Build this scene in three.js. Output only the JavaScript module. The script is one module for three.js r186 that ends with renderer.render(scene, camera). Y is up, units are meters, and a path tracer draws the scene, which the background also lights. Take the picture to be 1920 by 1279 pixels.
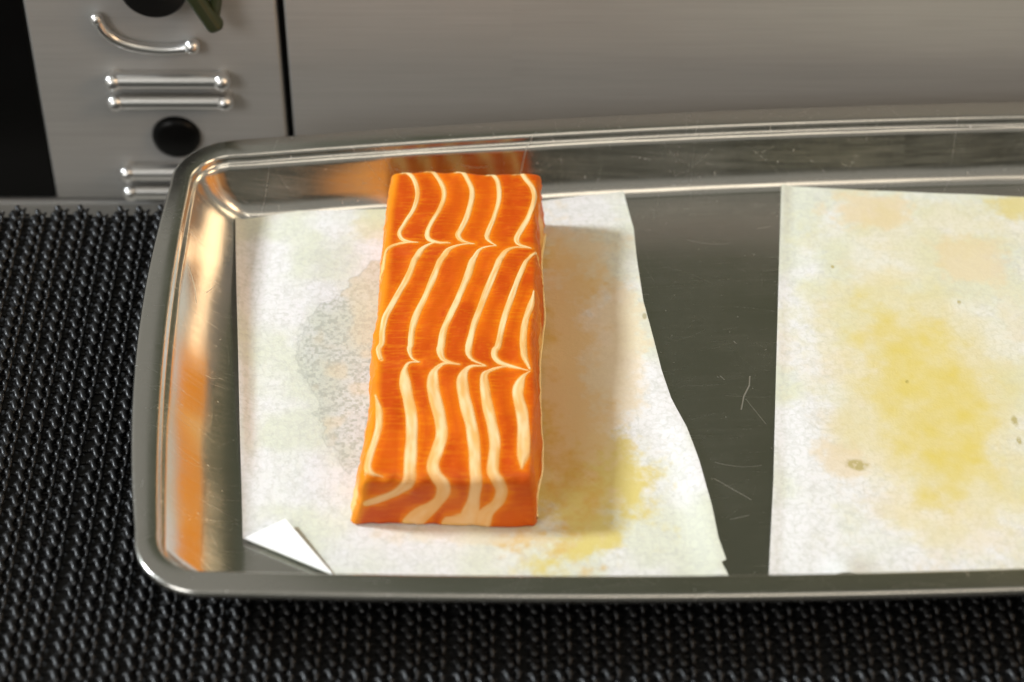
import * as THREE from 'three';
import { mergeGeometries, mergeVertices } from 'three/addons/utils/BufferGeometryUtils.js';
import { RoundedBoxGeometry } from 'three/addons/geometries/RoundedBoxGeometry.js';
import { RectAreaLightUniformsLib } from 'three/addons/lights/RectAreaLightUniformsLib.js';

// ------------------------------------------------------------------ camera, light, exposure
const scene = new THREE.Scene();
const FLOOR = 0.008;                                   // height of the tray's floor above the worktop
const PITCH = THREE.MathUtils.degToRad(43), DIST = 0.79, FPX = 4300;   // FPX: focal length in photograph pixels
const CAM = new THREE.Vector3(0, DIST * Math.sin(PITCH) + FLOOR, DIST * Math.cos(PITCH));
const camera = new THREE.PerspectiveCamera(2 * Math.atan(639.5 / FPX) * 180 / Math.PI, 1920 / 1279, 0.05, 20);
camera.position.copy(CAM);
camera.lookAt(0, FLOOR, 0);
camera.focus = 0.775;
camera.userData.fStop = 6.8;
scene.add(camera);
scene.background = new THREE.Color().setRGB(0.270, 0.260, 0.230);        // the dim kitchen round the worktop
const renderer = new THREE.WebGLRenderer({ antialias: true });
renderer.setSize(1024, 682);
renderer.toneMapping = THREE.LinearToneMapping;
renderer.toneMappingExposure = 1.18;
renderer.shadowMap.enabled = true;
RectAreaLightUniformsLib.init();

function areaLamp(name, label, pos, target, w, h, color, intensity, glow) {
  const g = new THREE.Group(); g.name = name; scene.add(g);
  g.userData = { label, category: 'lamp' };
  g.position.set(...pos); g.lookAt(...target);
  const housing = new THREE.Mesh(new RoundedBoxGeometry(w + 0.03, h + 0.03, 0.03, 3, 0.008), new THREE.MeshStandardMaterial({ color: 0x55534f, roughness: 0.5, metalness: 0.4 }));
  housing.name = 'housing'; housing.position.z = -0.018; g.add(housing);
  const diff = new THREE.Mesh(new THREE.PlaneGeometry(w, h), new THREE.MeshStandardMaterial({ color: 0xffffff, emissive: color, emissiveIntensity: glow, roughness: 0.6 }));
  diff.name = 'diffuser'; diff.position.z = 0.001; g.add(diff);
  const l = new THREE.RectAreaLight(color, intensity, w, h);
  l.name = name + '_light'; l.position.set(...pos); l.lookAt(...target); scene.add(l);
  // three.js area lights shine along -z of lookAt for lights, so step just in front of the diffuser
  l.position.add(new THREE.Vector3(...target).sub(l.position).normalize().multiplyScalar(0.004));
}
const KEYDIR = new THREE.Vector3(-0.792, 0.602, -0.105), KEYD = 2.4;
areaLamp('work_lamp', 'square cool white work lamp, brightest of the lamps around the worktop', [KEYDIR.x * KEYD, KEYDIR.y * KEYD, KEYDIR.z * KEYD + 0.02], [0, 0.01, 0.02], 0.30, 0.30, new THREE.Color(0.88, 0.95, 1), 195, 8);
areaLamp('warm_fill_lamp', 'unseen warm fill lamp added to the right of the worktop', [1.05, 0.85, 0.55], [0, 0.02, -0.05], 0.45, 0.45, new THREE.Color(1, 0.64, 0.34), 3.4, 2);  // added fill: warms the range's right side and the tray's reflections
areaLamp('gold_fill_lamp', 'unseen warm light panel added behind the right end of the range', [0.70, 0.50, -0.45], [-0.05, 0.02, 0.05], 0.40, 0.42, new THREE.Color(1, 0.74, 0.38), 1.9, 1);  // added warm source for the gold reflection in the tray's left wall
areaLamp('overhead_fill_lamp', 'unseen warm lamp added above the near edge of the worktop', [0.25, 1.30, 0.62], [0.05, 0, 0], 0.55, 0.55, new THREE.Color(1, 0.86, 0.68), 0.95, 0.4);  // added overhead source for the bright lines along the tray's rim
areaLamp('neutral_fill_lamp', 'unseen soft white fill panel added on the near left of the worktop', [-0.85, 0.75, 0.95], [-0.05, 0.02, -0.05], 0.5, 0.5, new THREE.Color(1, 0.985, 0.97), 4.5, 2);  // added neutral fill for the range panel and the salmon's front

// ------------------------------------------------------------------ helpers
let seed = 20240611;
const rnd = () => { seed |= 0; seed = seed + 0x6D2B79F5 | 0; let t = Math.imul(seed ^ seed >>> 15, 1 | seed); t = t + Math.imul(t ^ t >>> 7, 61 | t) ^ t; return ((t ^ t >>> 14) >>> 0) / 4294967296; };
const hash = (x, y, s) => { let h = Math.imul(x, 374761393) + Math.imul(y, 668265263) + Math.imul(s, 2147483629) | 0; h = Math.imul(h ^ h >>> 13, 1274126177); return ((h ^ h >>> 16) >>> 0) / 4294967296; };
function noise(x, y, s = 0) {
  const xi = Math.floor(x), yi = Math.floor(y); let u = x - xi, v = y - yi; u = u * u * (3 - 2 * u); v = v * v * (3 - 2 * v);
  const a = hash(xi, yi, s), b = hash(xi + 1, yi, s), c = hash(xi, yi + 1, s), d = hash(xi + 1, yi + 1, s);
  return a + (b - a) * u + (c - a) * v + (a - b - c + d) * u * v;
}
const fbm = (x, y, o = 4, s = 0) => { let t = 0, a = 0.5, n = 0; for (let k = 0; k < o; k++) { t += a * noise(x, y, s + k * 17); n += a; a *= 0.5; x *= 2.03; y *= 2.03; } return t / n; };
const clamp = (x, a = 0, b = 1) => Math.min(b, Math.max(a, x));
const smooth = (a, b, x) => { const t = clamp((x - a) / (b - a)); return t * t * (3 - 2 * t); };
const lerp = (a, b, t) => a + (b - a) * t;
const mix3 = (a, b, t) => [lerp(a[0], b[0], t), lerp(a[1], b[1], t), lerp(a[2], b[2], t)];
const lin = (h) => { const c = new THREE.Color(h); return [c.r, c.g, c.b]; };
const toS = (l) => Math.round(255 * clamp(l <= 0.0031308 ? l * 12.92 : 1.055 * Math.pow(l, 1 / 2.4) - 0.055));
function texture(w, h, fn, srgb = true) {              // fn(i, j) -> linear rgb (srgb) or plain numbers 0..1
  const d = new Uint8Array(w * h * 4);
  for (let j = 0; j < h; j++) for (let i = 0; i < w; i++) {
    const c = fn(i, j), o = (j * w + i) * 4;
    if (srgb) { d[o] = toS(c[0]); d[o + 1] = toS(c[1]); d[o + 2] = toS(c[2]); } else { d[o] = d[o + 1] = d[o + 2] = Math.round(255 * clamp(c)); }
    d[o + 3] = 255;
  }
  const t = new THREE.DataTexture(d, w, h); t.magFilter = THREE.LinearFilter; t.minFilter = THREE.LinearMipmapLinearFilter; t.generateMipmaps = true;
  t.wrapS = t.wrapT = THREE.RepeatWrapping; if (srgb) t.colorSpace = THREE.SRGBColorSpace; t.needsUpdate = true; return t;
}
const FW = new THREE.Vector3(0, -Math.sin(PITCH), -Math.cos(PITCH)), UPV = new THREE.Vector3(0, Math.cos(PITCH), -Math.sin(PITCH));
const rayOf = (px, py) => new THREE.Vector3((px - 960), 0, 0).addScaledVector(FW, FPX).addScaledVector(UPV, 639.5 - py);
function at(px, py, y) { const d = rayOf(px, py), t = (y - CAM.y) / d.y; return CAM.clone().addScaledVector(d, t); }         // photograph pixel -> point at height y
function atZ(px, py, z) { const d = rayOf(px, py), t = (z - CAM.z) / d.z; return CAM.clone().addScaledVector(d, t); }        // photograph pixel -> point on the appliance's front
function part(name, geo, mat, parent) { const m = new THREE.Mesh(geo, mat); m.name = name; m.castShadow = m.receiveShadow = true; parent.add(m); return m; }
function thing(name, label, category, pos = [0, 0, 0]) { const g = new THREE.Group(); g.name = name; g.position.set(...pos); g.userData = { label, category }; scene.add(g); return g; }
function geom(pos, idx, uv) { const g = new THREE.BufferGeometry(); g.setAttribute('position', new THREE.Float32BufferAttribute(pos, 3)); if (uv) g.setAttribute('uv', new THREE.Float32BufferAttribute(uv, 2)); g.setIndex(idx); g.computeVertexNormals(); return g; }
function distPoly(x, y, pts) { let b = 1e9; for (let k = 0; k + 1 < pts.length; k++) { const [ax, ay] = pts[k], [bx, by] = pts[k + 1]; const dx = bx - ax, dy = by - ay; const t = clamp(((x - ax) * dx + (y - ay) * dy) / (dx * dx + dy * dy + 1e-12)); b = Math.min(b, Math.hypot(x - ax - dx * t, y - ay - dy * t)); } return b; }
function insidePoly(x, y, p) { let c = false; for (let i = 0, j = p.length - 1; i < p.length; j = i++) if ((p[i][1] > y) !== (p[j][1] > y) && x < (p[j][0] - p[i][0]) * (y - p[i][1]) / (p[j][1] - p[i][1]) + p[i][0]) c = !c; return c; }

// ------------------------------------------------------------------ worktop (hidden under the mat)
{
  const m = new THREE.Mesh(new RoundedBoxGeometry(1.0, 0.04, 0.60, 3, 0.004), new THREE.MeshStandardMaterial({ color: new THREE.Color(0.45, 0.45, 0.44), metalness: 0.9, roughness: 0.4 }));
  m.name = 'worktop'; m.position.set(0.1, -0.0205, 0.3 - 0.079); m.castShadow = m.receiveShadow = true;
  m.userData = { kind: 'structure', label: 'steel worktop under the black ribbed mat', category: 'worktop' };
  scene.add(m);
}

// ------------------------------------------------------------------ unseen dark wall, added and cut short to shape the tray's reflections
{
  const m = new THREE.Mesh(new THREE.BoxGeometry(1.75, 1.9, 0.05), new THREE.MeshStandardMaterial({ color: new THREE.Color(0.092, 0.104, 0.072), roughness: 0.8 }));
  m.name = 'wall'; m.position.set(0.735, 0.45, -0.66); m.userData = { kind: 'structure', label: 'unseen dark olive wall added behind the range for the tray reflections', category: 'wall' };
  scene.add(m);
}

// ------------------------------------------------------------------ unseen dark cabinet, added to darken the reflection in the tray's back wall
{
  const g = thing('cabinet', 'unseen dark olive cabinet added to be mirrored in the tray', 'cabinet', [0.15, -0.85, 1.45]);
  const wood = new THREE.MeshStandardMaterial({ color: new THREE.Color(0.042, 0.046, 0.034), roughness: 0.7 });
  const body = part('body', new RoundedBoxGeometry(1.9, 1.26, 0.5, 2, 0.006), wood, g); body.position.y = 0.63;
  for (const x of [-0.63, 0, 0.63]) { const d = part('door', new RoundedBoxGeometry(0.61, 1.2, 0.02, 2, 0.004), wood, g); d.position.set(x, 0.63, -0.262); const h = part('handle', new THREE.CylinderGeometry(0.006, 0.006, 0.16, 10), wood, d); h.position.set(0.26, 0.4, -0.025); }
}

// ------------------------------------------------------------------ brushed steel textures
const brushed = texture(1024, 1024, (i, j) => 0.5 + 0.34 * (noise(i / 60, j * 1.0, 3) - 0.5) + 0.3 * (noise(i / 17, j * 0.8, 5) - 0.5) + 0.24 * (noise(i / 300, j / 3, 8) - 0.5), false);
const brushedCol = texture(1024, 1024, (i, j) => { const v = 0.43 + 0.05 * (noise(i / 70, j, 31) - 0.5) + 0.04 * (fbm(i / 180, j / 180, 3, 77) - 0.5); return [v, v * 0.99, v * 0.965]; });

// ------------------------------------------------------------------ appliance behind the worktop
const AZ = -0.125;
{
  const g = thing('kitchen_range', 'brushed steel kitchen range front with knob, chrome bars and black glass behind the tray', 'range', [0, 0, AZ]);
  const steel = new THREE.MeshStandardMaterial({ color: 0xffffff, map: brushedCol, metalness: 0.45, roughness: 0.78, bumpMap: brushed, bumpScale: 0.00004 });
  const chrome = new THREE.MeshStandardMaterial({ color: new THREE.Color(0.82, 0.81, 0.79), metalness: 1, roughness: 0.28 });
  const black = new THREE.MeshPhysicalMaterial({ color: new THREE.Color(0.004, 0.004, 0.004), roughness: 0.3, specularIntensity: 0.25 });
  const dark = new THREE.MeshStandardMaterial({ color: new THREE.Color(0.006, 0.006, 0.006), roughness: 0.9 });
  const TOP = 0.069, BOT = -0.40;
  const panel = (name, x0, x1, y0, y1, d, mat, z = 0, r = 0.0012) => {
    const geo = new RoundedBoxGeometry(x1 - x0, y1 - y0, d, 2, r); const p = geo.attributes.position, n = geo.attributes.normal, uv = [];
    for (let k = 0; k < p.count; k++) { const X = p.getX(k) + (x0 + x1) / 2, Y = p.getY(k) + (y0 + y1) / 2, Z = p.getZ(k); uv.push(Math.abs(n.getX(k)) > 0.7 ? Z * 3 : X * 3, Math.abs(n.getY(k)) > 0.7 ? Z * 3 : Y * 3); }
    geo.setAttribute('uv', new THREE.Float32BufferAttribute(uv, 2));
    const m = part(name, geo, mat, g); m.position.set((x0 + x1) / 2, (y0 + y1) / 2, z - d / 2); return m;
  };
  panel('body', -0.40, 0.60, BOT, TOP - 0.004, 0.40, dark, -0.009, 0.002);
  panel('cooktop', -0.40, 0.60, TOP - 0.003, TOP + 0.004, 0.42, steel, 0.0);
  panel('glass_panel', -0.398, -0.1806, -0.0313, TOP - 0.0035, 0.008, black, 0);
  panel('lower_trim', -0.398, -0.0872, BOT, -0.0325, 0.009, steel, 0.0012);
  panel('control_panel', -0.1802, -0.0872, -0.0317, TOP - 0.0035, 0.008, steel, 0);
  panel('door_panel', -0.0843, 0.598, BOT, TOP - 0.0035, 0.008, steel, 0);
  const capsule = (len, r) => new THREE.CapsuleGeometry(r, len, 6, 16).rotateZ(Math.PI / 2);
  const bar = (a, b) => {                              // two chrome rods on round studs
    const m = part('chrome_bar', capsule(b.x - a.x - 0.002, 0.0032), chrome, g); m.position.set((a.x + b.x) / 2, (a.y + b.y) / 2, 0.0045);
    for (const e of [a, b]) { const s = part('stud', new THREE.SphereGeometry(0.0034, 20, 14), chrome, m); s.position.set(e.x - m.position.x, 0, 0.0008); const k = part('post', new THREE.CylinderGeometry(0.002, 0.0024, 0.006, 14).rotateX(Math.PI / 2), chrome, m); k.position.set(e.x - m.position.x, 0, -0.003); }
  };
  for (const [x0, x1, y] of [[212, 416, 151], [217, 422, 190], [240, 440, 323], [246, 446, 359]]) { const a = atZ(x0, y, AZ + 0.0045), b = atZ(x1, y, AZ + 0.0045); bar(a, b); }
  const c = atZ(330, 260, AZ + 0.002);
  const btn = part('round_button', new THREE.LatheGeometry([[0, 0.004], [0.0066, 0.0038], [0.0088, 0.0026], [0.0094, 0.0008], [0.0094, -0.002]].map((p) => new THREE.Vector2(...p)), 40).rotateX(Math.PI / 2), black, g); btn.position.set(c.x, c.y, 0);
  // knob at the top of the frame, with a chrome arc below it
  const kc = atZ(287, -22, AZ + 0.010);
  const knobMat = new THREE.MeshPhysicalMaterial({ color: new THREE.Color(0.008, 0.008, 0.008), roughness: 0.35, specularIntensity: 0.4 });
  const knob = part('knob', new THREE.LatheGeometry([[0, 0.0125], [0.0108, 0.012], [0.0122, 0.0105], [0.0132, 0.002], [0.0135, 0]].map((p) => new THREE.Vector2(...p)), 44).rotateX(Math.PI / 2), knobMat, g); knob.position.set(kc.x, kc.y, 0.0005);
  const olive = new THREE.MeshPhysicalMaterial({ color: new THREE.Color(0.028, 0.036, 0.012), roughness: 0.35 });  // two dark olive pieces shaped after the green blotch beside the knob
  const olive_piece = part('olive_piece', new RoundedBoxGeometry(0.0068, 0.032, 0.006, 3, 0.0026), olive, knob); olive_piece.position.set(0.0150, -0.0035, 0.010); olive_piece.rotation.z = 0.45;
  const olive_piece2 = part('olive_piece', new RoundedBoxGeometry(0.0045, 0.02, 0.005, 3, 0.002), olive, knob); olive_piece2.position.set(0.0225, -0.004, 0.008); olive_piece2.rotation.z = -0.2;
  const arcPts = [[181, 36], [192, 54], [212, 72], [240, 84], [275, 91], [310, 93], [340, 91], [360, 87]].map(([x, y]) => { const p = atZ(x, y, AZ + 0.003); return new THREE.Vector3(p.x, p.y, 0.003); });
  const arc = part('chrome_arc', new THREE.TubeGeometry(new THREE.CatmullRomCurve3(arcPts), 48, 0.0021, 12), chrome, g);
  const tip = part('stud', new THREE.SphereGeometry(0.0031, 20, 14), chrome, arc); tip.position.copy(arcPts[7]);
  const tip2 = part('stud', new THREE.SphereGeometry(0.0024, 20, 14), chrome, arc); tip2.position.copy(arcPts[0]);
}

// ------------------------------------------------------------------ ribbed knitted mat
const MATY = 0.0048;
{
  const g = thing('ribbed_mat', 'black ribbed non-slip knitted mat under the steel tray', 'mat');
  const rubber = new THREE.MeshPhysicalMaterial({ color: new THREE.Color(0.008, 0.008, 0.0085), roughness: 0.36, specularIntensity: 0.7 });
  const Z0 = -0.0765, Z1 = 0.215, PX = 0.0076, ROW = 0.0055;
  const tube = (fn, n, R, seg) => {                    // tube along z through fn(t) -> [x, y, z, r]
    const pos = [], idx = [];
    for (let k = 0; k <= n; k++) {
      const a = fn(k / n), b = fn(k / n + 1e-4); const T = new THREE.Vector3(b[0] - a[0], b[1] - a[1], b[2] - a[2]).normalize(), N = new THREE.Vector3(0, 1, 0).addScaledVector(T, -T.y).normalize(), B = new THREE.Vector3().crossVectors(T, N);
      for (let s = 0; s < seg; s++) { const th = s / seg * 2 * Math.PI, cr = Math.cos(th) * a[3], sr = Math.sin(th) * a[3]; pos.push(a[0] + N.x * cr + B.x * sr, a[1] + N.y * cr + B.y * sr, a[2] + N.z * cr + B.z * sr); }
    }
    for (let k = 0; k < n; k++) for (let s = 0; s < seg; s++) { const a = k * seg + s, b = k * seg + (s + 1) % seg; idx.push(a, a + seg, b, b, a + seg, b + seg); }
    return geom(pos, idx);
  };
  const rows = Math.floor((Z1 - Z0) / ROW), variants = [];
  for (let v = 0; v < 4; v++) {
    const jx = [], jy = [], jr = []; for (let k = 0; k < rows + 3; k++) { jx.push((rnd() - 0.5) * 0.0005); jy.push((rnd() - 0.5) * 0.0005); jr.push(0.9 + rnd() * 0.25); }
    const pick = (arr, q) => { const i = Math.max(0, Math.floor(q)), f = q - i; return lerp(arr[i], arr[i + 1], f * f * (3 - 2 * f)); };
    const coil = tube((t) => {                         // broad column: a cord that loops over from side to side, once a row
      const q = t * rows, ph = q * 2 * Math.PI; const s = Math.sin(ph);
      return [-0.0012 + 0.00098 * s + pick(jx, q) * 1.5, 0.0027 + 0.0006 * Math.cos(ph + 0.5) + pick(jy, q) * 1.1, Z0 + (q + 0.22 * Math.sin(2 * ph)) * ROW, 0.00108 * pick(jr, q)];
    }, rows * 14, 0, 8);
    const chain = tube((t) => {                        // narrow column: a chain of small bulges
      const q = t * rows + 0.35, ph = q * 2 * Math.PI;
      return [0.00185 + 0.00030 * Math.sin(ph) - pick(jx, q) * 0.6, 0.0027 + 0.00055 * Math.cos(ph) + pick(jy, q) * 1.2, Z0 + (t * rows) * ROW, (0.00078 + 0.00022 * Math.cos(ph)) * pick(jr, q)];
    }, rows * 10, 0, 8);
    const rungs = [];                                  // low cross threads that hold the columns together
    for (let k = 0; k < rows; k++) { const c = new THREE.CylinderGeometry(0.0006, 0.0006, PX * 1.02, 5, 1).rotateZ(Math.PI / 2).translate(0, 0.0012, Z0 + (k + 0.5) * ROW); c.deleteAttribute('uv'); rungs.push(c); }
    variants.push(mergeGeometries([coil, chain, ...rungs]));
  }
  const n0 = -36, n1 = 36;
  for (let k = n0; k <= n1; k++) {
    const m = part('rib', variants[(k - n0) * 7 % 4], rubber, g);
    m.position.set(k * PX + (rnd() - 0.5) * 0.0004, (rnd() - 0.5) * 0.0003, (rnd() - 0.5) * 0.004); m.rotation.y = (rnd() - 0.5) * 0.004;
  }
  const base = part('backing', new RoundedBoxGeometry((n1 - n0 + 1) * PX, 0.0009, Z1 - Z0 - 0.003, 2, 0.0003), new THREE.MeshStandardMaterial({ color: new THREE.Color(0.004, 0.004, 0.004), roughness: 0.8 }), g);
  base.position.set(0, 0.0005, (Z0 + Z1) / 2);
}

// ------------------------------------------------------------------ stainless steel tray
const TRAY = { x: 0.150, z: 0.013, turn: THREE.MathUtils.degToRad(2.6), a: 0.2745, b: 0.1190, R1: 3.0, R2: 0.60 };
const RIM = 0.030;
// profile of the inside: [inset from the outer edge, height]
const PROFILE = [[0, -0.0018], [0.0001, -0.0009], [0.0004, -0.0002], [0.0009, 0.0002], [0.0017, 0.0003], [0.0050, 0.0001], [0.0084, -0.0001], [0.0092, -0.0005], [0.0097, -0.0014], [0.0101, -0.0026], [0.0106, -0.0031], [0.0114, -0.0034], [0.0121, -0.0041], [0.0127, -0.0055], [0.0147, -0.0105], [0.0166, -0.0153], [0.0178, -0.0178], [0.0192, -0.0199], [0.0208, -0.0212], [0.0226, -0.0218], [0.0245, -0.0220]].map(([i, y]) => [i, RIM + y]);
const RIMS = 7, WALLS = PROFILE.length - 1;            // rings 0..RIMS are the rim, RIMS..WALLS the wall
const profileDrop = (ins) => { for (let q = 0; q + 1 < PROFILE.length; q++) if (ins <= PROFILE[q + 1][0]) return RIM - lerp(PROFILE[q][1], PROFILE[q + 1][1], clamp((ins - PROFILE[q][0]) / (PROFILE[q + 1][0] - PROFILE[q][0]))); return 0.022; };
const endExtra = (ins) => 0.0108 * Math.pow(clamp((profileDrop(ins) - 0.0036) / 0.0184), 2.1);      // the wall leans out more at the tray's ends
const endCurve = (ins) => (1 - clamp(ins / 0.0245)) / TRAY.R2, endSkew = (ins) => 0.03 * clamp((ins - 0.0121) / 0.0124);
function trayLocal(x, z) { const dx = x - TRAY.x, dz = z - TRAY.z, c = Math.cos(TRAY.turn), s = Math.sin(TRAY.turn); return [dx * c - dz * s, dx * s + dz * c]; }
function trayHeight(x, z) {                            // height of the tray's upper surface under a point
  const [X, Z] = trayLocal(x, z), dl = TRAY.b - X * X / (2 * TRAY.R1) - Math.abs(Z), de = TRAY.a - Math.abs(X); let h = FLOOR;
  const across = (d, f) => { if (d >= f(WALLS)) return FLOOR; for (let q = 0; q < WALLS; q++) if (d < f(q + 1)) return lerp(PROFILE[q][1], PROFILE[q + 1][1], clamp((d - f(q)) / (f(q + 1) - f(q)))); return FLOOR; };
  h = Math.max(h, across(dl, (q) => PROFILE[q][0]));
  return Math.max(h, across(de, (q) => { const n = PROFILE[q][0]; return n + endExtra(n) + endCurve(n) * Z * Z / 2 + endSkew(n) * Z; }));
}
const steelScratch = (() => {                          // fine scratches and smudges: height in one map, gloss in the other
  const N = 2048, h = new Float32Array(N * N).fill(0.5), r = new Float32Array(N * N);
  for (let j = 0; j < N; j++) for (let i = 0; i < N; i++) r[j * N + i] = 0.42 + 0.22 * (fbm(i / 150, j / 150, 4, 41) - 0.5) + 0.16 * (noise(i / 90, j / 1.6, 11) - 0.5) + 0.10 * (noise(i / 2, j / 2, 12) - 0.5);
  const stroke = (x, y, a, len, curve, depth, wd) => { for (let t = 0; t < len; t += 0.5) { const X = Math.round(x), Y = Math.round(y); for (let e = 0; e < wd; e++) { const o = ((((Y % N) + N) % N) * N + (((X + e) % N) + N) % N); h[o] = clamp(0.5 - depth); r[o] = clamp(r[o] + depth * 0.8); } x += Math.cos(a) * 0.5; y += Math.sin(a) * 0.5; a += curve; } };
  for (let k = 0; k < 2600; k++) stroke(rnd() * N, rnd() * N, (rnd() - 0.5) * (rnd() < 0.6 ? 0.5 : 6.2), 15 + rnd() * rnd() * 260, (rnd() - 0.5) * 0.004, 0.03 + 0.12 * rnd() * rnd(), 1);
  for (let k = 0; k < 22; k++) stroke(rnd() * N, rnd() * N, rnd() * 6.28, 20 + rnd() * 110, (rnd() - 0.5) * 0.01, 0.35, 2);
  for (const [px, py, qx, qy, wd] of [[1405, 705, 1404, 722, 3], [1404, 722, 1394, 742, 4], [1394, 742, 1389, 768, 3], [1398, 748, 1436, 795, 1], [1338, 897, 1408, 937, 2], [1368, 974, 1404, 966, 2], [1420, 428, 1445, 424, 2], [1412, 476, 1414, 478, 3], [1350, 705, 1358, 712, 2], [1375, 640, 1380, 644, 2]]) {
    const a = at(px, py, FLOOR), b = at(qx, qy, FLOOR), [ax, az] = trayLocal(a.x, a.z), [bx, bz] = trayLocal(b.x, b.z); stroke(ax * 4 * N, az * 4 * N, Math.atan2(bz - az, bx - ax), Math.hypot(bx - ax, bz - az) * 4 * N, 0, 0.48, wd);
  }
  for (let k = 0; k < 260; k++) stroke(rnd() * N, rnd() * N, rnd() * 6.28, 2 + rnd() * 3, 0, 0.4, 2);
  return { bump: texture(N, N, (i, j) => h[j * N + i], false), rough: texture(N, N, (i, j) => r[j * N + i], false) };
})();
{
  const tray = thing('serving_tray', 'long stainless steel tray with rounded corners and a flat rim, on the black mat', 'tray', [TRAY.x, 0, TRAY.z]);
  tray.rotation.y = TRAY.turn;
  const outline = (ins) => {                           // closed ring of points, counter-clockwise seen from above
    const a = TRAY.a - ins - endExtra(ins), b = TRAY.b - ins, k1 = 1 / TRAY.R1, k2 = endCurve(ins), sk = endSkew(ins), r = Math.max(0.0028, 0.0235 - ins * 0.93);
    // the corner where the two bowed sides meet, pulled in by the fillet
    let cx = a, cz = b; for (let q = 0; q < 20; q++) { cx = a - r - k2 * (cz) * (cz) / 2; cz = b - r - k1 * cx * cx / 2; }
    const quarter = [];
    const nl = 40, nc = 14, ns = 22;
    for (let q = 0; q < nl; q++) { const X = (q / nl) * cx; quarter.push([X, b - k1 * X * X / 2]); }
    const zTop = b - k1 * cx * cx / 2, xSide = a - k2 * cz * cz / 2, a0 = Math.PI / 2 - Math.atan(k1 * cx), a1 = Math.atan(k2 * cz);
    for (let q = 0; q <= nc; q++) { const th = lerp(a0, a1, q / nc); quarter.push([cx + (xSide - cx) * Math.cos(th) / Math.cos(a1), cz + (zTop - cz) * Math.sin(th) / Math.sin(a0)]); }
    for (let q = ns - 1; q >= 0; q--) { const Z = (q / ns) * cz; quarter.push([a - k2 * Z * Z / 2, Z]); }
    const ring = []; const push = (arr) => arr.forEach((p) => ring.push(p));
    push(quarter);
    push(quarter.slice(0, -1).reverse().map(([x, z]) => [x, -z]));
    push(quarter.slice(1).map(([x, z]) => [-x, -z]));
    push(quarter.slice(1, -1).reverse().map(([x, z]) => [-x, z]));
    return ring.map(([x, z]) => [x - Math.sign(x) * sk * z * smooth(0.5, 1, Math.abs(x) / a), z]);
  };
  const prof = [...PROFILE]; const under = PROFILE.map(([i, y], k) => [Math.max(0.0004, i - (k > RIMS ? 0.0007 : 0)), y - (k > WALLS - 4 || k <= RIMS ? 0.0008 : 0.0003)]).reverse();
  const rings = [...prof, [0.028, FLOOR], [0.05, FLOOR], [0.085, FLOOR]];
  const floorUnder = [[0.085, FLOOR - 0.0008], [0.028, FLOOR - 0.0008]];
  const all = [...rings, ...floorUnder, ...under];
  const pos = [], uv = [], N = outline(0).length;
  for (const [ins, y] of all) for (const [x, z] of outline(ins)) {
    const dent = ins > 0.011 && ins < 0.022 ? (noise(x * 55, z * 55, 91) - 0.5) * 0.0006 : 0;
    pos.push(x - Math.sign(x) * dent, y, z - Math.sign(z) * dent * 0.6); uv.push(x * 4, z * 4);
  }
  const idxOf = (r0, r1) => { const idx = []; for (let r = r0; r < r1; r++) for (let s = 0; s < N; s++) { const a = r * N + s, b = r * N + (s + 1) % N; idx.push(a, b, a + N, b, b + N, a + N); } return idx; };
  const cap = (r, flip) => { const idx = []; for (let s = 1; s < N - 1; s++) flip ? idx.push(r * N, r * N + s + 1, r * N + s) : idx.push(r * N, r * N + s, r * N + s + 1); return idx; };
  const nr = all.length, fr = rings.length - 1;
  const whole = geom(pos, [...idxOf(0, fr), ...cap(fr, false), ...idxOf(fr + 1, nr - 1), ...cap(fr + 1, true)], uv);
  // which way does it face? the floor must look up
  if (whole.attributes.normal.getY((fr - 1) * N) < 0) { const ix = whole.index.array; for (let k = 0; k < ix.length; k += 3) { const t = ix[k]; ix[k] = ix[k + 1]; ix[k + 1] = t; } whole.computeVertexNormals(); }
  const flipT = (arr) => { const o = []; for (let k = 0; k < arr.length; k += 3) o.push(arr[k + 1], arr[k], arr[k + 2]); return o; };
  const sub = (idx) => { const g = new THREE.BufferGeometry(); for (const n of ['position', 'normal', 'uv']) g.setAttribute(n, whole.attributes[n]); g.setIndex(idx); const u = g.toNonIndexed(); return mergeVertices(u, 1e-7); };
  const bump = steelScratch.bump, rough = steelScratch.rough;
  const steel = new THREE.MeshStandardMaterial({ color: new THREE.Color(0.60, 0.59, 0.555), metalness: 1, roughness: 0.48, roughnessMap: rough, bumpMap: bump, bumpScale: 0.00005 });
  const up = idxOf(0, RIMS);
  const f = (i) => { const p = whole.attributes.position, A = new THREE.Vector3().fromBufferAttribute(p, i[0]), B = new THREE.Vector3().fromBufferAttribute(p, i[1]), C = new THREE.Vector3().fromBufferAttribute(p, i[2]); return B.sub(A).cross(C.sub(A)).y; };
  const fix = (idx) => f(idxOf(fr - 1, fr)) < 0 ? flipT(idx) : idx;
  part('rim', sub(fix([...up, ...idxOf(nr - 1 - RIMS, nr - 1)])), steel, tray);
  part('wall', sub(fix([...idxOf(RIMS, WALLS), ...idxOf(nr - 1 - WALLS, nr - 1 - RIMS)])), steel, tray);
  part('base', sub(fix([...idxOf(WALLS, fr), ...cap(fr, false), ...idxOf(fr + 1, nr - 1 - WALLS), ...cap(fr + 1, true)])), steel, tray);
}
const onTray = (px, py, lift = 0.0004) => { let p = at(px, py, FLOOR); for (let k = 0; k < 25; k++) { const q = at(px, py, trayHeight(p.x, p.z) + lift); p = p.lerp(q, 0.5); } return p; };

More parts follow.
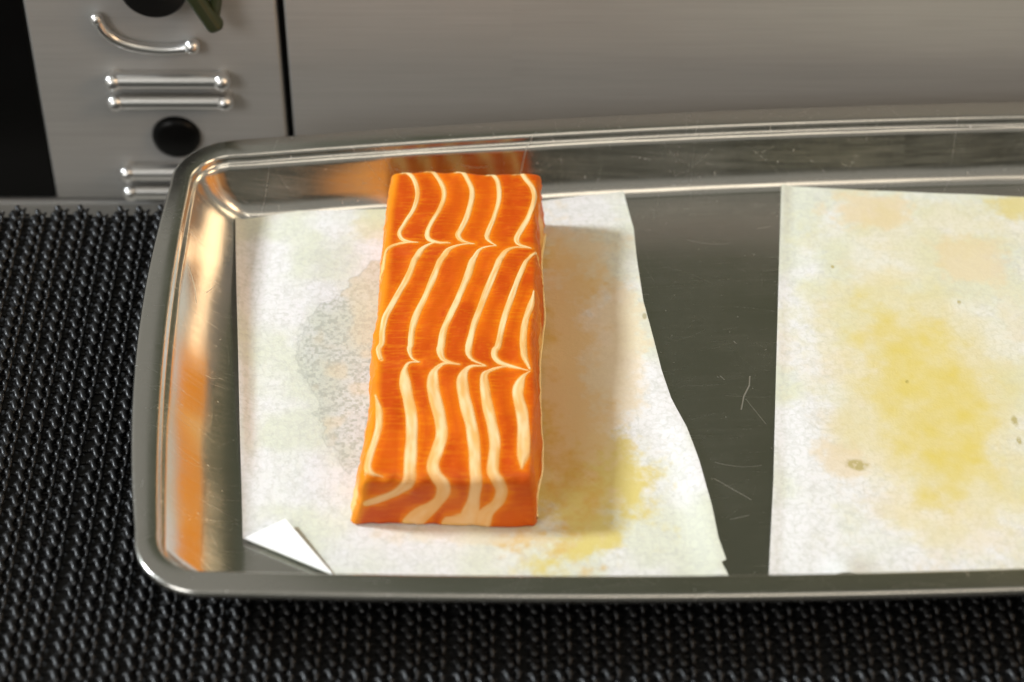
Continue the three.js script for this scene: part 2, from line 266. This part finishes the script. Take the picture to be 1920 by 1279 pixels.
// ------------------------------------------------------------------ baking paper
function resample(pts, t) { const L = [0]; for (let k = 1; k < pts.length; k++) L.push(L[k - 1] + Math.hypot(pts[k][0] - pts[k - 1][0], pts[k][1] - pts[k - 1][1])); const s = t * L[L.length - 1]; for (let k = 1; k < pts.length; k++) if (s <= L[k] + 1e-9) { const f = (s - L[k - 1]) / (L[k] - L[k - 1]); return [lerp(pts[k - 1][0], pts[k][0], f), lerp(pts[k - 1][1], pts[k][1], f)]; } return pts[pts.length - 1]; }
function paperSheet(name, label, sides, nu, nv, height, fold, tint) {
  const W = (list) => list.map(([x, y]) => { const p = onTray(x, y); return [p.x, p.z]; });
  const T = W(sides.top), B = W(sides.bottom), L = W(sides.left), R = W(sides.right);
  const pos = [], uv = [], idx = []; let x0 = 1, x1 = -1, z0 = 1, z1 = -1;
  for (const l of [T, B, L, R]) for (const [x, z] of l) { x0 = Math.min(x0, x); x1 = Math.max(x1, x); z0 = Math.min(z0, z); z1 = Math.max(z1, z); }
  for (let j = 0; j <= nv; j++) for (let i = 0; i <= nu; i++) {
    const s = i / nu, t = j / nv, a = resample(T, s), b = resample(B, s), c = resample(L, t), d = resample(R, t), o = [];
    for (let q = 0; q < 2; q++) o.push((1 - t) * a[q] + t * b[q] + (1 - s) * c[q] + s * d[q] - ((1 - s) * (1 - t) * T[0][q] + s * (1 - t) * T[T.length - 1][q] + (1 - s) * t * B[0][q] + s * t * B[B.length - 1][q]));
    let [x, z] = o; uv.push((x - x0) / (x1 - x0), (z - z0) / (z1 - z0));
    let y = trayHeight(x, z) + 0.0004 + height(x, z, s, t);
    if (fold) {                                        // a corner turned over along a line, as a soft roll
      const dd = (x - fold.p[0]) * fold.n[0] + (z - fold.p[1]) * fold.n[1], r = fold.r;
      if (dd > 0) {
        const th = Math.min(dd / r, fold.turn), rest = Math.max(0, dd - r * fold.turn), e = r * Math.sin(th) + rest * Math.cos(th);
        x += fold.n[0] * (e - dd); z += fold.n[1] * (e - dd); y = FLOOR + 0.0006 + r * (1 - Math.cos(th)) + rest * Math.sin(th) + 0.0003;
      }
    }
    pos.push(x, y, z);
  }
  for (let j = 0; j < nv; j++) for (let i = 0; i < nu; i++) { const a = j * (nu + 1) + i; idx.push(a, a + nu + 1, a + 1, a + 1, a + nu + 1, a + nu + 2); }
  const M = 1024;
  const h = new Float32Array(M * M); for (let j = 0; j < M; j++) for (let i = 0; i < M; i++) { const x = lerp(x0, x1, i / M), z = lerp(z0, z1, j / M); const w = 1 - Math.abs(2 * fbm(x * 420, z * 420, 4, 200) - 1); h[j * M + i] = w; }
  const map = texture(M, M, (i, j) => tint(lerp(x0, x1, i / M), lerp(z0, z1, j / M), h[j * M + i]));
  const bump = texture(M, M, (i, j) => { const x = lerp(x0, x1, i / M), z = lerp(z0, z1, j / M); return 0.5 * fbm(x * 260, z * 260, 4, 300) + 0.3 * h[j * M + i] + 0.2 * noise(x * 2200, z * 2200, 9); }, false);
  map.wrapS = map.wrapT = bump.wrapS = bump.wrapT = THREE.ClampToEdgeWrapping;
  const mat = new THREE.MeshPhysicalMaterial({ map, roughness: 0.72, bumpMap: bump, bumpScale: 0.00018, specularIntensity: 0.5, side: THREE.DoubleSide });
  const m = new THREE.Mesh(geom(pos, idx, uv), mat); m.name = name; m.castShadow = m.receiveShadow = true; m.userData = { label, category: 'baking paper' }; scene.add(m); return m;
}
const PX = (list) => list.map(([x, y]) => { const p = at(x, y, FLOOR); return [p.x, p.z]; });
const blob = (x, z, [cx, cy, rx, ry], s) => { const c = at(cx, cy, FLOOR), k = at(cx + rx, cy, FLOOR), v = at(cx, cy + ry, FLOOR); const d = Math.hypot((x - c.x) / (k.x - c.x), (z - c.z) / (v.z - c.z)) + 1.5 * (fbm(x * 75, z * 75, 4, s) - 0.5) + 0.6 * (fbm(x * 420, z * 420, 3, s + 5) - 0.5); return 1 - smooth(0.55, 1.2, d); };
const PAPER = [0.72, 0.725, 0.735], GREENISH = [0.60, 0.635, 0.50], YELLOW = [0.62, 0.515, 0.13], PEACH = [0.68, 0.56, 0.36], GREY = [0.49, 0.505, 0.465];
function mottle(x, z, w) {                             // the cloudy fibre pattern of the sheet
  let c = mix3(PAPER, GREENISH, smooth(0.36, 0.66, fbm(x * 45, z * 45, 5, 60)) * 0.75);
  c = mix3(c, GREY, 0.30 * smooth(0.72, 0.98, w) + 0.26 * smooth(0.5, 0.75, fbm(x * 700, z * 700, 3, 71)));
  return c;
}
{
  const fp = at(457, 1013, FLOOR), fq = at(628, 1083, FLOOR), fd = new THREE.Vector2(fq.x - fp.x, fq.z - fp.z).normalize();
  const wet = PX([[760, 440], [705, 487], [672, 520], [640, 552], [606, 570], [578, 600], [556, 640], [562, 690], [580, 730], [602, 760], [597, 800], [610, 835], [650, 880], [700, 900], [780, 905]]);
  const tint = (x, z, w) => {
    if ((x - fp.x) * -fd.y + (z - fp.z) * fd.x > 0.0015) return [0.84, 0.84, 0.84];       // clean underside of the turned corner
    let c = mottle(x, z, w);
    const jx = x + (fbm(x * 300, z * 300, 3, 90) - 0.5) * 0.006, jz = z + (fbm(x * 300, z * 300, 3, 93) - 0.5) * 0.006;
    const d = distPoly(jx, jz, wet), inn = insidePoly(jx, jz, wet);
    if (inn) { const q = smooth(0, 0.0016, d); c = mix3(c, [0.42, 0.44, 0.385], 0.34 * q + 0.62 * smooth(0.42, 0.70, fbm(x * 850, z * 850, 4, 95)) * q); c = mix3(c, PEACH, 0.35 * smooth(0.5, 0.62, fbm(x * 60 + 3, z * 60, 3, 99))); }
    c = mix3(c, [0.32, 0.34, 0.30], 0.5 * (1 - smooth(0, 0.0012, d)) * (inn ? 1 : 0.5));
    c = mix3(c, YELLOW, 0.85 * blob(x, z, [1080, 915, 130, 150], 110)); c = mix3(c, [0.60, 0.40, 0.10], 0.9 * blob(x, z, [1045, 720, 95, 280], 120));  // oil stains; the amber also paints the salmon's warm bounce
    c = mix3(c, PEACH, 0.65 * blob(x, z, [1090, 660, 120, 260], 121)); c = mix3(c, YELLOW, 0.28 * blob(x, z, [720, 425, 60, 35], 114)); c = mix3(c, PEACH, 0.4 * blob(x, z, [880, 1000, 150, 26], 131));  // oil tints; the peach right of the salmon also paints the warm shadow
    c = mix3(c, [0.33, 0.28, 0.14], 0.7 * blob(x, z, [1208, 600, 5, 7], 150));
    return c;
  };
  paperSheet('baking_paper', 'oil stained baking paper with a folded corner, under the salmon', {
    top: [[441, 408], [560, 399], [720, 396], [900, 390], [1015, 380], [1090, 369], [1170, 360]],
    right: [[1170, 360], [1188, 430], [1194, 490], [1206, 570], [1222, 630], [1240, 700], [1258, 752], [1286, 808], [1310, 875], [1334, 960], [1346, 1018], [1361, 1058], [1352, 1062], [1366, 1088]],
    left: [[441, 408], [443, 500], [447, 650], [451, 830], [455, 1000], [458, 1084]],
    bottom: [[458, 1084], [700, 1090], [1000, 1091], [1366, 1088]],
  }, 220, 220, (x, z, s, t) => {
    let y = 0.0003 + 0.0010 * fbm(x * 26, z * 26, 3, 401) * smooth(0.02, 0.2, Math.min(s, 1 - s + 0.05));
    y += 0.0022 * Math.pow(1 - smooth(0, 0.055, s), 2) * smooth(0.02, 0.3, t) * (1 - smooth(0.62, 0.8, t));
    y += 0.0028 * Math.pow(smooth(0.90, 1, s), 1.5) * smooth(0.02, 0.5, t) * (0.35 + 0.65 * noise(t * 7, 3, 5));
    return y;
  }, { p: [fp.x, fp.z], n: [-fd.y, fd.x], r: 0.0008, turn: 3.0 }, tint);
}
{
  const big = PX([[1596, 565], [1640, 555], [1705, 572], [1760, 610], [1800, 655], [1862, 705], [1885, 780], [1888, 860], [1862, 930], [1800, 962], [1745, 968], [1705, 940], [1690, 895], [1640, 850], [1610, 790], [1603, 690]]);
  const tint = (x, z, w) => {
    let c = mottle(x + 1, z + 1, w);
    const jx = x + (fbm(x * 120, z * 120, 4, 190) - 0.5) * 0.022, jz = z + (fbm(x * 120, z * 120, 4, 193) - 0.5) * 0.022, d = distPoly(jx, jz, [...big, big[0]]), inn = insidePoly(jx, jz, big);
    const e = inn ? smooth(-0.014, 0.016, d) : 0.42 * (1 - smooth(0, 0.020, d));
    c = mix3(c, PEACH, 0.3 * blob(x, z, [1740, 770, 220, 290], 115)); c = mix3(c, [0.62, 0.60, 0.36], 0.35 * blob(x, z, [1760, 640, 260, 400], 117));
    c = mix3(c, YELLOW, e * (0.82 + 0.5 * (fbm(x * 160, z * 160, 3, 195) - 0.5)));
    for (const [b, col, k, s] of [[[1645, 398, 85, 42], PEACH, 0.7, 161], [[1812, 488, 70, 45], PEACH, 0.6, 162], [[1905, 392, 65, 34], YELLOW, 0.65, 163], [[1575, 862, 60, 48], PEACH, 0.6, 164], [[1760, 440, 180, 60], YELLOW, 0.16, 165], [[1900, 600, 30, 60], PEACH, 0.25, 166]]) c = mix3(c, col, k * blob(x, z, b, s));
    for (const [b, s] of [[[1605, 876, 20, 10], 171], [[1797, 572, 5, 6], 172], [[1901, 792, 8, 11], 173], [[1910, 830, 6, 9], 174], [[1560, 505, 3, 3], 175], [[1700, 720, 3, 3], 176]]) c = mix3(c, [0.36, 0.30, 0.08], 0.75 * blob(x, z, b, s) * (0.5 + 0.5 * smooth(0.35, 0.6, fbm(x * 900, z * 900, 2, s))));
    return c;
  };
  paperSheet('baking_paper_001', 'empty baking paper with a large yellow oil stain, beside the bare steel strip', {
    top: [[1465, 350], [1600, 358], [1760, 366], [1920, 372], [2140, 372]], right: [[2140, 372], [2200, 1066]],
    left: [[1465, 350], [1461, 480], [1455, 700], [1450, 900], [1441, 1088]], bottom: [[1441, 1088], [1700, 1086], [2200, 1066]],
  }, 200, 200, (x, z, s, t) => 0.0003 + 0.0012 * fbm(x * 24, z * 24, 3, 431) * smooth(0, 0.1, s) + 0.0012 * Math.pow(1 - smooth(0, 0.05, s), 2) * noise(t * 5, 1, 9) + 0.0026 * Math.exp(-(((s - 0.19) / 0.05) ** 2)) * smooth(0.93, 1, t), null, tint);
}

// ------------------------------------------------------------------ salmon portion
{
  const PB = at(836, 983, FLOOR + 0.001), ZF = PB.z + 0.0005, ZB = -0.0600, L = ZF - ZB, ZC = (ZF + ZB) / 2;
  const HX = 0.0268, HZ = L / 2, BASEY = FLOOR + 0.0012, HT = 0.0238, HY = HT / 2, RX = 0.0015, RT = 0.0034, RB = 0.0010, RZ = 0.0046;
  const g = thing('salmon_fillet', 'orange raw salmon portion with white fat lines lying on baking paper', 'fish', [-0.0175, BASEY, ZC]);
  // from a point on a plain box (origin at the middle of its underside) to the shaped fillet
  const shape = (x, y, z) => {
    const yy = y - HY, ix = clamp(x, -HX + RX, HX - RX), iy = clamp(yy, -HY + RB, HY - RT), iz = clamp(z, -HZ + RZ * 0.4, HZ - RZ);
    let dx = x - ix, dy = yy - iy, dz = z - iz; const l = Math.hypot(dx / RX, dy / (dy > 0 ? RT : RB), dz / (dz > 0 ? RZ : RZ * 0.4)); if (l > 1) { dx /= l; dy /= l; dz /= l; }
    let X = ix + dx, Y = iy + dy + HY, Z = iz + dz;
    const t = (Z + HZ) / L, up = clamp(Y / HT);
    Y *= 1 + 0.14 * (0.45 - t);                                                        // a little thicker at the back
    Y += up * (0.0006 * (fbm(X * 130 + 5, Z * 90, 3, 510) - 0.5) * 2 + 0.0007 * Math.cos((X + 0.004) / HX * 1.5) - 0.0004);
    for (const q of [0.303, 0.673]) Y -= up * 0.0006 * Math.exp(-(((t - q) / 0.012) ** 2));       // shallow grooves where the muscle bands meet
    const wob = 0.0008 * Math.sin(t * 17 + 1.2) + 0.0012 * (noise(t * 9, 2, 77) - 0.5);
    X *= 0.985 + 0.015 * t; X += wob * 0.6 - 0.0018 * t;
    X += (1 - up) * (X < 0 ? -1 : 1) * ((X < 0 ? 0.0018 : 0.0024 - 0.0012 * t) + 0.0028 * smooth(0.6, 1, t) * (X < 0 ? 1 : 0.2) + 0.0010 * (noise(t * 14, 4, 80) - 0.5));     // flared foot
    Z += (1 - up) * 0.0010 * Math.sign(Z) * smooth(0.8, 1, Math.abs(Z) / HZ);
    Z += 0.0016 * (fbm(X * 90 + 7, Y * 60, 3, 560) - 0.5) * smooth(0.7, 1, Math.abs(Z) / HZ) * 2; X += 0.0010 * (fbm(Z * 60, Y * 90, 3, 561) - 0.5) * smooth(0.7, 1, Math.abs(X) / HX) * 2;
    const sideBump = (fbm(Z * 260, Y * 420, 3, 530) - 0.5) * 0.0016; if (Math.abs(x) > HX - 1e-5) X += Math.sign(X) * sideBump;
    return [X, Math.max(0, Y), Z];
  };
  // unfolded sheet: w runs over the top (from -HZ to HZ) and then down the front
  const onBox = (x, w) => w <= HZ ? [x, HT, w] : [x, HT - (w - HZ), HZ];
  const S = (x, w) => shape(...onBox(x, w));
  // photograph pixel -> (x, w): march along the ray to the fillet's own surface
  const unfold = (px, py) => {
    let best = null, bd = 1e9; const d = rayOf(px, py).normalize(), o = CAM.clone().sub(g.position), tmp = new THREE.Vector3();
    const err = (x, w) => { const p = S(clamp(x, -HX, HX), clamp(w, -HZ, HZ + HT)); tmp.set(...p).sub(o); const a = tmp.dot(d); return tmp.addScaledVector(d, -a).length(); };
    for (let i = 0; i <= 20; i++) for (let j = 0; j <= 60; j++) { const x = lerp(-HX, HX, i / 20), w = lerp(-HZ, HZ + HT * 0.98, j / 60), e = err(x, w); if (e < bd) { bd = e; best = [x, w]; } }
    let st = 0.002; for (let k = 0; k < 60; k++) { let moved = false; for (const [a, b] of [[1, 0], [-1, 0], [0, 1], [0, -1]]) { const x = clamp(best[0] + a * st, -HX, HX), w = clamp(best[1] + b * st, -HZ, HZ + HT), e = err(x, w); if (e < bd) { bd = e; best = [x, w]; moved = true; } } if (!moved) st *= 0.6; if (st < 2e-5) break; }
    return best;
  };
  const A = (pts) => pts.map(([x, y]) => unfold(x / 3.5525 + 660, y / 3.5525 + 300)), Bz = (pts) => pts.map(([x, y]) => unfold(x / 3.3667 + 640, y / 3.3667 + 640));
  const lines = [];                                    // [points, half widths at start / middle / end in metres]
  const run = (p, dx) => [...p, [p[p.length - 1][0] + dx, HZ + HT * 0.93]];   // runs off over the foot of the front
  const add = (p, w0, w1, w2) => lines.push({ p, w: [w0, w1, w2].map((v) => v * 0.00105) });
  add(A([[330, 62], [362, 75], [400, 110], [432, 185], [434, 250], [408, 330], [352, 420], [315, 490], [332, 526], [390, 545], [440, 549]]), 0.75, 0.72, 0.2);
  add(A([[490, 62], [530, 75], [566, 110], [606, 180], [612, 250], [582, 330], [527, 420], [501, 490], [512, 528], [580, 550], [655, 553]]), 0.8, 0.78, 0.2);
  add(A([[690, 68], [735, 78], [770, 130], [799, 200], [794, 280], [765, 380], [726, 460], [706, 500], [725, 532], [770, 550], [815, 558]]), 0.8, 0.85, 0.2);
  add(A([[900, 80], [932, 88], [962, 125], [980, 200], [974, 290], [940, 400], [906, 480], [900, 520], [928, 550], [962, 571]]), 0.7, 0.78, 0.2);
  add(A([[1080, 88], [1120, 98], [1162, 130], [1204, 190], [1214, 270], [1180, 370], [1130, 460], [1096, 530], [1112, 562], [1195, 588]]), 0.7, 0.85, 0.2);
  add(A([[430, 549], [330, 553], [262, 575], [222, 618], [203, 680], [195, 740]]), 0.2, 0.62, 0.4);
  add([...A([[640, 548], [540, 552], [472, 588], [428, 648], [385, 748], [330, 852], [272, 952], [220, 1050], [203, 1130], [195, 1230]]), ...Bz([[236, 40], [240, 90], [250, 115]])], 0.2, 1.0, 0.8);
  add([...A([[815, 557], [725, 564], [645, 595], [594, 660], [550, 762], [500, 880], [442, 1000], [402, 1120], [386, 1250]]), ...Bz([[430, 40], [436, 85], [455, 115], [495, 131]])], 0.2, 1.05, 0.2);
  add([...A([[962, 571], [862, 590], [816, 650], [774, 762], [720, 890], [660, 1020], [612, 1130], [590, 1250]]), ...Bz([[625, 40], [628, 85], [645, 116], [690, 134], [750, 146]])], 0.2, 1.1, 0.2);
  add([...A([[1195, 588], [1085, 582], [1012, 622], [960, 722], [906, 850], [856, 980], [812, 1100], [776, 1250]]), ...Bz([[803, 40], [803, 80], [830, 118], [915, 156]])], 0.2, 1.0, 0.2);
  add([...A([[1235, 622], [1190, 642], [1142, 712], [1096, 822], [1050, 950], [1010, 1070], [968, 1250]]), ...Bz([[972, 50], [968, 95], [1000, 132], [1065, 157], [1180, 184]])], 0.4, 0.95, 0.2);
  add([...A([[1212, 872], [1194, 960], [1162, 1050], [1144, 1150], [1142, 1250]]), ...Bz([[1152, 50], [1156, 95], [1176, 142], [1192, 175]])], 0.3, 1.05, 0.3);
  add(Bz([[214, 340], [226, 380], [238, 440], [236, 540], [208, 640], [176, 740], [166, 806], [205, 842], [262, 856]]), 0.3, 1.0, 0.15);
  add(Bz([[495, 131], [432, 134], [404, 170], [402, 260], [420, 360], [440, 460], [445, 560], [440, 680], [432, 800], [428, 872], [400, 915], [330, 962], [240, 996], [165, 1022]]), 0.2, 1.75, 1.3);
  add(run(Bz([[750, 146], [645, 142], [592, 182], [577, 270], [592, 360], [622, 480], [634, 590], [606, 690], [577, 790], [602, 850], [644, 915], [632, 985], [590, 1030], [510, 1085]]), -0.0022), 0.2, 1.85, 3.6);
  add(run(Bz([[915, 156], [805, 166], [767, 220], [767, 300], [792, 420], [822, 540], [840, 680], [845, 800], [852, 890], [840, 970], [830, 1030], [818, 1072]]), -0.0008), 0.2, 1.9, 3.2);
  add(run(Bz([[1065, 157], [965, 176], [908, 205], [905, 280], [922, 400], [950, 520], [970, 640], [962, 740], [958, 830], [992, 890], [1012, 945], [990, 1015], [915, 1085]]), -0.0018), 0.2, 1.65, 2.6);
  add(Bz([[1192, 188], [1142, 232], [1114, 320], [1140, 450], [1150, 560], [1150, 700], [1140, 800]]), 0.2, 1.75, 0.3);
  // smooth each line
  for (const l of lines) {
    const c = new THREE.CatmullRomCurve3(l.p.map(([x, w]) => new THREE.Vector3(x, w, 0)), false, 'centripetal'); const n = Math.max(24, Math.round(c.getLength() / 0.0007));
    l.pts = c.getSpacedPoints(n).map((v) => [clamp(v.x, -HX * 0.985, HX * 0.985), v.y]);
    l.half = l.pts.map((_, k) => { const t = k / n, a = l.w; let v = t < 0.22 ? lerp(a[0], a[1], smooth(0, 0.22, t)) : t > 0.82 ? lerp(a[1], a[2], smooth(0.82, 1, t)) : a[1]; return v * (0.9 + 0.22 * noise(k * 0.11, 5, 600 + lines.indexOf(l))); });
  }
  // front ends of the two middle lines swell where they run over the edge
  const TW = 512, TH = 1280, WL = L + HT;
  const segs = []; for (const l of lines) for (let k = 0; k + 1 < l.pts.length; k += 2) { const b = l.pts[Math.min(k + 2, l.pts.length - 1)]; segs.push([l.pts[k][0], l.pts[k][1], b[0], b[1], l.half[k]]); }
  const cell = 0.004, grid = new Map(); for (const s of segs) for (let a = Math.floor((Math.min(s[0], s[2]) - 0.004) / cell); a <= Math.floor((Math.max(s[0], s[2]) + 0.004) / cell); a++) for (let b = Math.floor((Math.min(s[1], s[3]) - 0.004) / cell); b <= Math.floor((Math.max(s[1], s[3]) + 0.004) / cell); b++) { const k = a + ',' + b; if (!grid.has(k)) grid.set(k, []); grid.get(k).push(s); }
  const field = (x, w) => { let d = 0.004; for (const s of grid.get(Math.floor(x / cell) + ',' + Math.floor(w / cell)) ?? []) { const dx = s[2] - s[0], dy = s[3] - s[1], t = clamp(((x - s[0]) * dx + (w - s[1]) * dy) / (dx * dx + dy * dy + 1e-12)); d = Math.min(d, Math.hypot(x - s[0] - dx * t, w - s[1] - dy * t) - s[4]); } return d; };
  const FLESH = [0.68, 0.130, 0.001], DEEP = [0.52, 0.063, 0.001], PALE = [0.78, 0.27, 0.004], FAT = [0.80, 0.48, 0.16];
  const dist = new Float32Array(TW * TH); for (let j = 0; j < TH; j++) for (let i = 0; i < TW; i++) dist[j * TW + i] = field(lerp(-HX, HX, i / (TW - 1)), lerp(-HZ, HZ + HT, j / (TH - 1)));
  const fleshMap = texture(TW, TH, (i, j) => {
    const x = lerp(-HX, HX, i / (TW - 1)), w = lerp(-HZ, HZ + HT, j / (TH - 1)), d = dist[j * TW + i];
    let c = mix3(FLESH, DEEP, smooth(0.32, 0.66, fbm(x * 110, w * 60, 4, 700)) * 0.9);
    c = mix3(c, PALE, 0.42 * smooth(0.5, 0.8, noise(x * 160, w * 1500, 710)) * noise(x * 60, w * 60, 715) + 0.22 * smooth(0.6, 0.9, noise(x * 700, w * 2600, 712)));   // muscle fibres, across
    c = mix3(c, DEEP, 0.55 * smooth(0.0008, 0.0034, d)); c = mix3(c, PALE, 0.4 * (1 - smooth(0, 0.0013, d)));
    c = mix3(c, PALE, 0.75 * smooth(HX - 0.0042, HX - 0.0012, -x) * smooth(-0.2, 0.3, noise(w * 90, 3, 716)) + 0.3 * smooth(HX - 0.002, HX, x));      // paler along the cut edges, most on the left
    c = mix3(c, FAT, 0.9 * (1 - smooth(-0.0003, 0.0002, d)));
    return c;
  });
  const fleshBump = texture(TW, TH, (i, j) => { const x = lerp(-HX, HX, i / (TW - 1)), w = lerp(-HZ, HZ + HT, j / (TH - 1)), d = dist[j * TW + i]; return 0.45 + 0.28 * (noise(x * 220, w * 1700, 720) - 0.5) + 0.25 * (fbm(x * 600, w * 600, 3, 730) - 0.5) - 0.22 * (1 - smooth(0, 0.0009, Math.abs(d))); }, false);
  for (const t of [fleshMap, fleshBump]) t.wrapS = t.wrapT = THREE.ClampToEdgeWrapping;
  const flesh = new THREE.MeshPhysicalMaterial({ map: fleshMap, bumpMap: fleshBump, bumpScale: 0.00022, roughness: 0.5, clearcoat: 0.12, clearcoatRoughness: 0.2, specularIntensity: 0.4 });
  const fat = new THREE.MeshPhysicalMaterial({ color: 0xffffff, vertexColors: true, roughness: 0.5, clearcoat: 0.12, clearcoatRoughness: 0.25, specularIntensity: 0.5 });
  const box = new THREE.BoxGeometry(2 * HX, HT, L, 60, 30, 150); const p = box.attributes.position, nn = box.attributes.normal, uv = [];
  for (let k = 0; k < p.count; k++) {
    const x = p.getX(k), y = p.getY(k) + HY, z = p.getZ(k), nx = nn.getX(k), ny = nn.getY(k), nz = nn.getZ(k);
    let w = z, u = x; if (nz > 0.5) w = HZ + (HT - y); else if (nz < -0.5) w = -HZ + (HT - y) * 0.2; else if (Math.abs(nx) > 0.5) u = Math.sign(nx) * (HX - 0.0004 - (HT - y) * 0.05); else if (ny < -0.5) u = x;
    uv.push((u + HX) / (2 * HX), (w + HZ) / WL); p.setXYZ(k, ...shape(x, y, z));
  }
  box.setAttribute('uv', new THREE.Float32BufferAttribute(uv, 2)); box.deleteAttribute('normal');
  // one smooth surface: average normals over vertices that coincide
  { const gg = box.clone(); gg.deleteAttribute('uv'); const mv = mergeVertices(gg, 1e-6); mv.computeVertexNormals(); const map = new Map(), q = mv.attributes.position; const key = (P, k) => [P.getX(k), P.getY(k), P.getZ(k)].map((v) => Math.round(v * 1e6)).join(','); for (let k = 0; k < q.count; k++) map.set(key(q, k), k); const nr = []; for (let k = 0; k < p.count; k++) { const i = map.get(key(p, k)) ?? 0; nr.push(mv.attributes.normal.getX(i), mv.attributes.normal.getY(i), mv.attributes.normal.getZ(i)); } box.setAttribute('normal', new THREE.Float32BufferAttribute(nr, 3)); }
  part('flesh', box, flesh, g);
  // pale skin edge along the right foot, its wet golden highlight built in
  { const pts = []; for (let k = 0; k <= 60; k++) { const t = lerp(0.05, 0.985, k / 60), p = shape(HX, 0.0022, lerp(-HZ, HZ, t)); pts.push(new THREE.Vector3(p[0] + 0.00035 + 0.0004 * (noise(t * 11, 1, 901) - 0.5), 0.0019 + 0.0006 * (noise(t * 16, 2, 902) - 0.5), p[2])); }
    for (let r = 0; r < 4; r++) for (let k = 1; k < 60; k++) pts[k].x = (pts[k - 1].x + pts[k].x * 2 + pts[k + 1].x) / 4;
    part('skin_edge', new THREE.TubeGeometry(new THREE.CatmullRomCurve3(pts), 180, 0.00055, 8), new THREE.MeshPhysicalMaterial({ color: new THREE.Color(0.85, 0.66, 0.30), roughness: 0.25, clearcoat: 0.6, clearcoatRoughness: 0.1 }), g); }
  // fat lines: low rounded cords that follow the surface
  const normalAt = (x, w) => { const e = 2e-4, a = S(x - e, w), b = S(x + e, w), c = S(x, w - e), d = S(x, w + e); const t = new THREE.Vector3(b[0] - a[0], b[1] - a[1], b[2] - a[2]), v = new THREE.Vector3(d[0] - c[0], d[1] - c[1], d[2] - c[2]); return v.cross(t).normalize(); };
  for (const [li, l] of lines.entries()) {
    const pos = [], idx = [], col = [], M = 8, n = l.pts.length;
    for (let k = 0; k < n; k++) {
      const a = l.pts[Math.max(0, k - 1)], b = l.pts[Math.min(n - 1, k + 1)]; const tx = b[0] - a[0], tw = b[1] - a[1], tl = Math.hypot(tx, tw) || 1, ox = -tw / tl, ow = tx / tl;
      for (let m = 0; m <= M; m++) {
        const q = m / M * 2 - 1, h = l.half[k] * 0.95, x = clamp(l.pts[k][0] + ox * q * h, -HX, HX), w = l.pts[k][1] + ow * q * h, P = S(x, w), N = normalAt(clamp(x, -HX + 3e-4, HX - 3e-4), w), up = 0.00006 * Math.sqrt(Math.max(0, 1 - q * q)) * Math.min(1, h / 0.0006) - 0.00006 * (Math.abs(q) === 1 ? 1 : 0) + 0.00010;
        pos.push(P[0] + N.x * up, P[1] + N.y * up, P[2] + N.z * up);
        const f = fbm(k * 0.09, q * 1.5 + li * 7, 3, 800); const c = mix3(mix3([0.78, 0.43, 0.13], [0.84, 0.63, 0.34], smooth(0.2, 0.7, f - 0.25 * Math.abs(q) ** 3)), [0.76, 0.36, 0.12], 0.55 * smooth(HZ - 0.003, HZ + 0.004, w)); col.push(...c);
      }
    }
    for (let k = 0; k < n - 1; k++) for (let m = 0; m < M; m++) { const a = k * (M + 1) + m; idx.push(a, a + 1, a + M + 1, a + 1, a + M + 2, a + M + 1); }
    const ge = geom(pos, idx); ge.setAttribute('color', new THREE.Float32BufferAttribute(col, 3));
    if (ge.attributes.normal.getY(Math.floor(n / 3) * (M + 1) + 4) < 0) { const ix = ge.index.array; for (let k = 0; k < ix.length; k += 3) { const t = ix[k]; ix[k] = ix[k + 1]; ix[k + 1] = t; } ge.computeVertexNormals(); }
    part('fat_line', ge, fat, g);
  }
}

scene.traverse((o) => { if (o.isMesh) { o.castShadow = true; o.receiveShadow = true; } });
renderer.render(scene, camera);
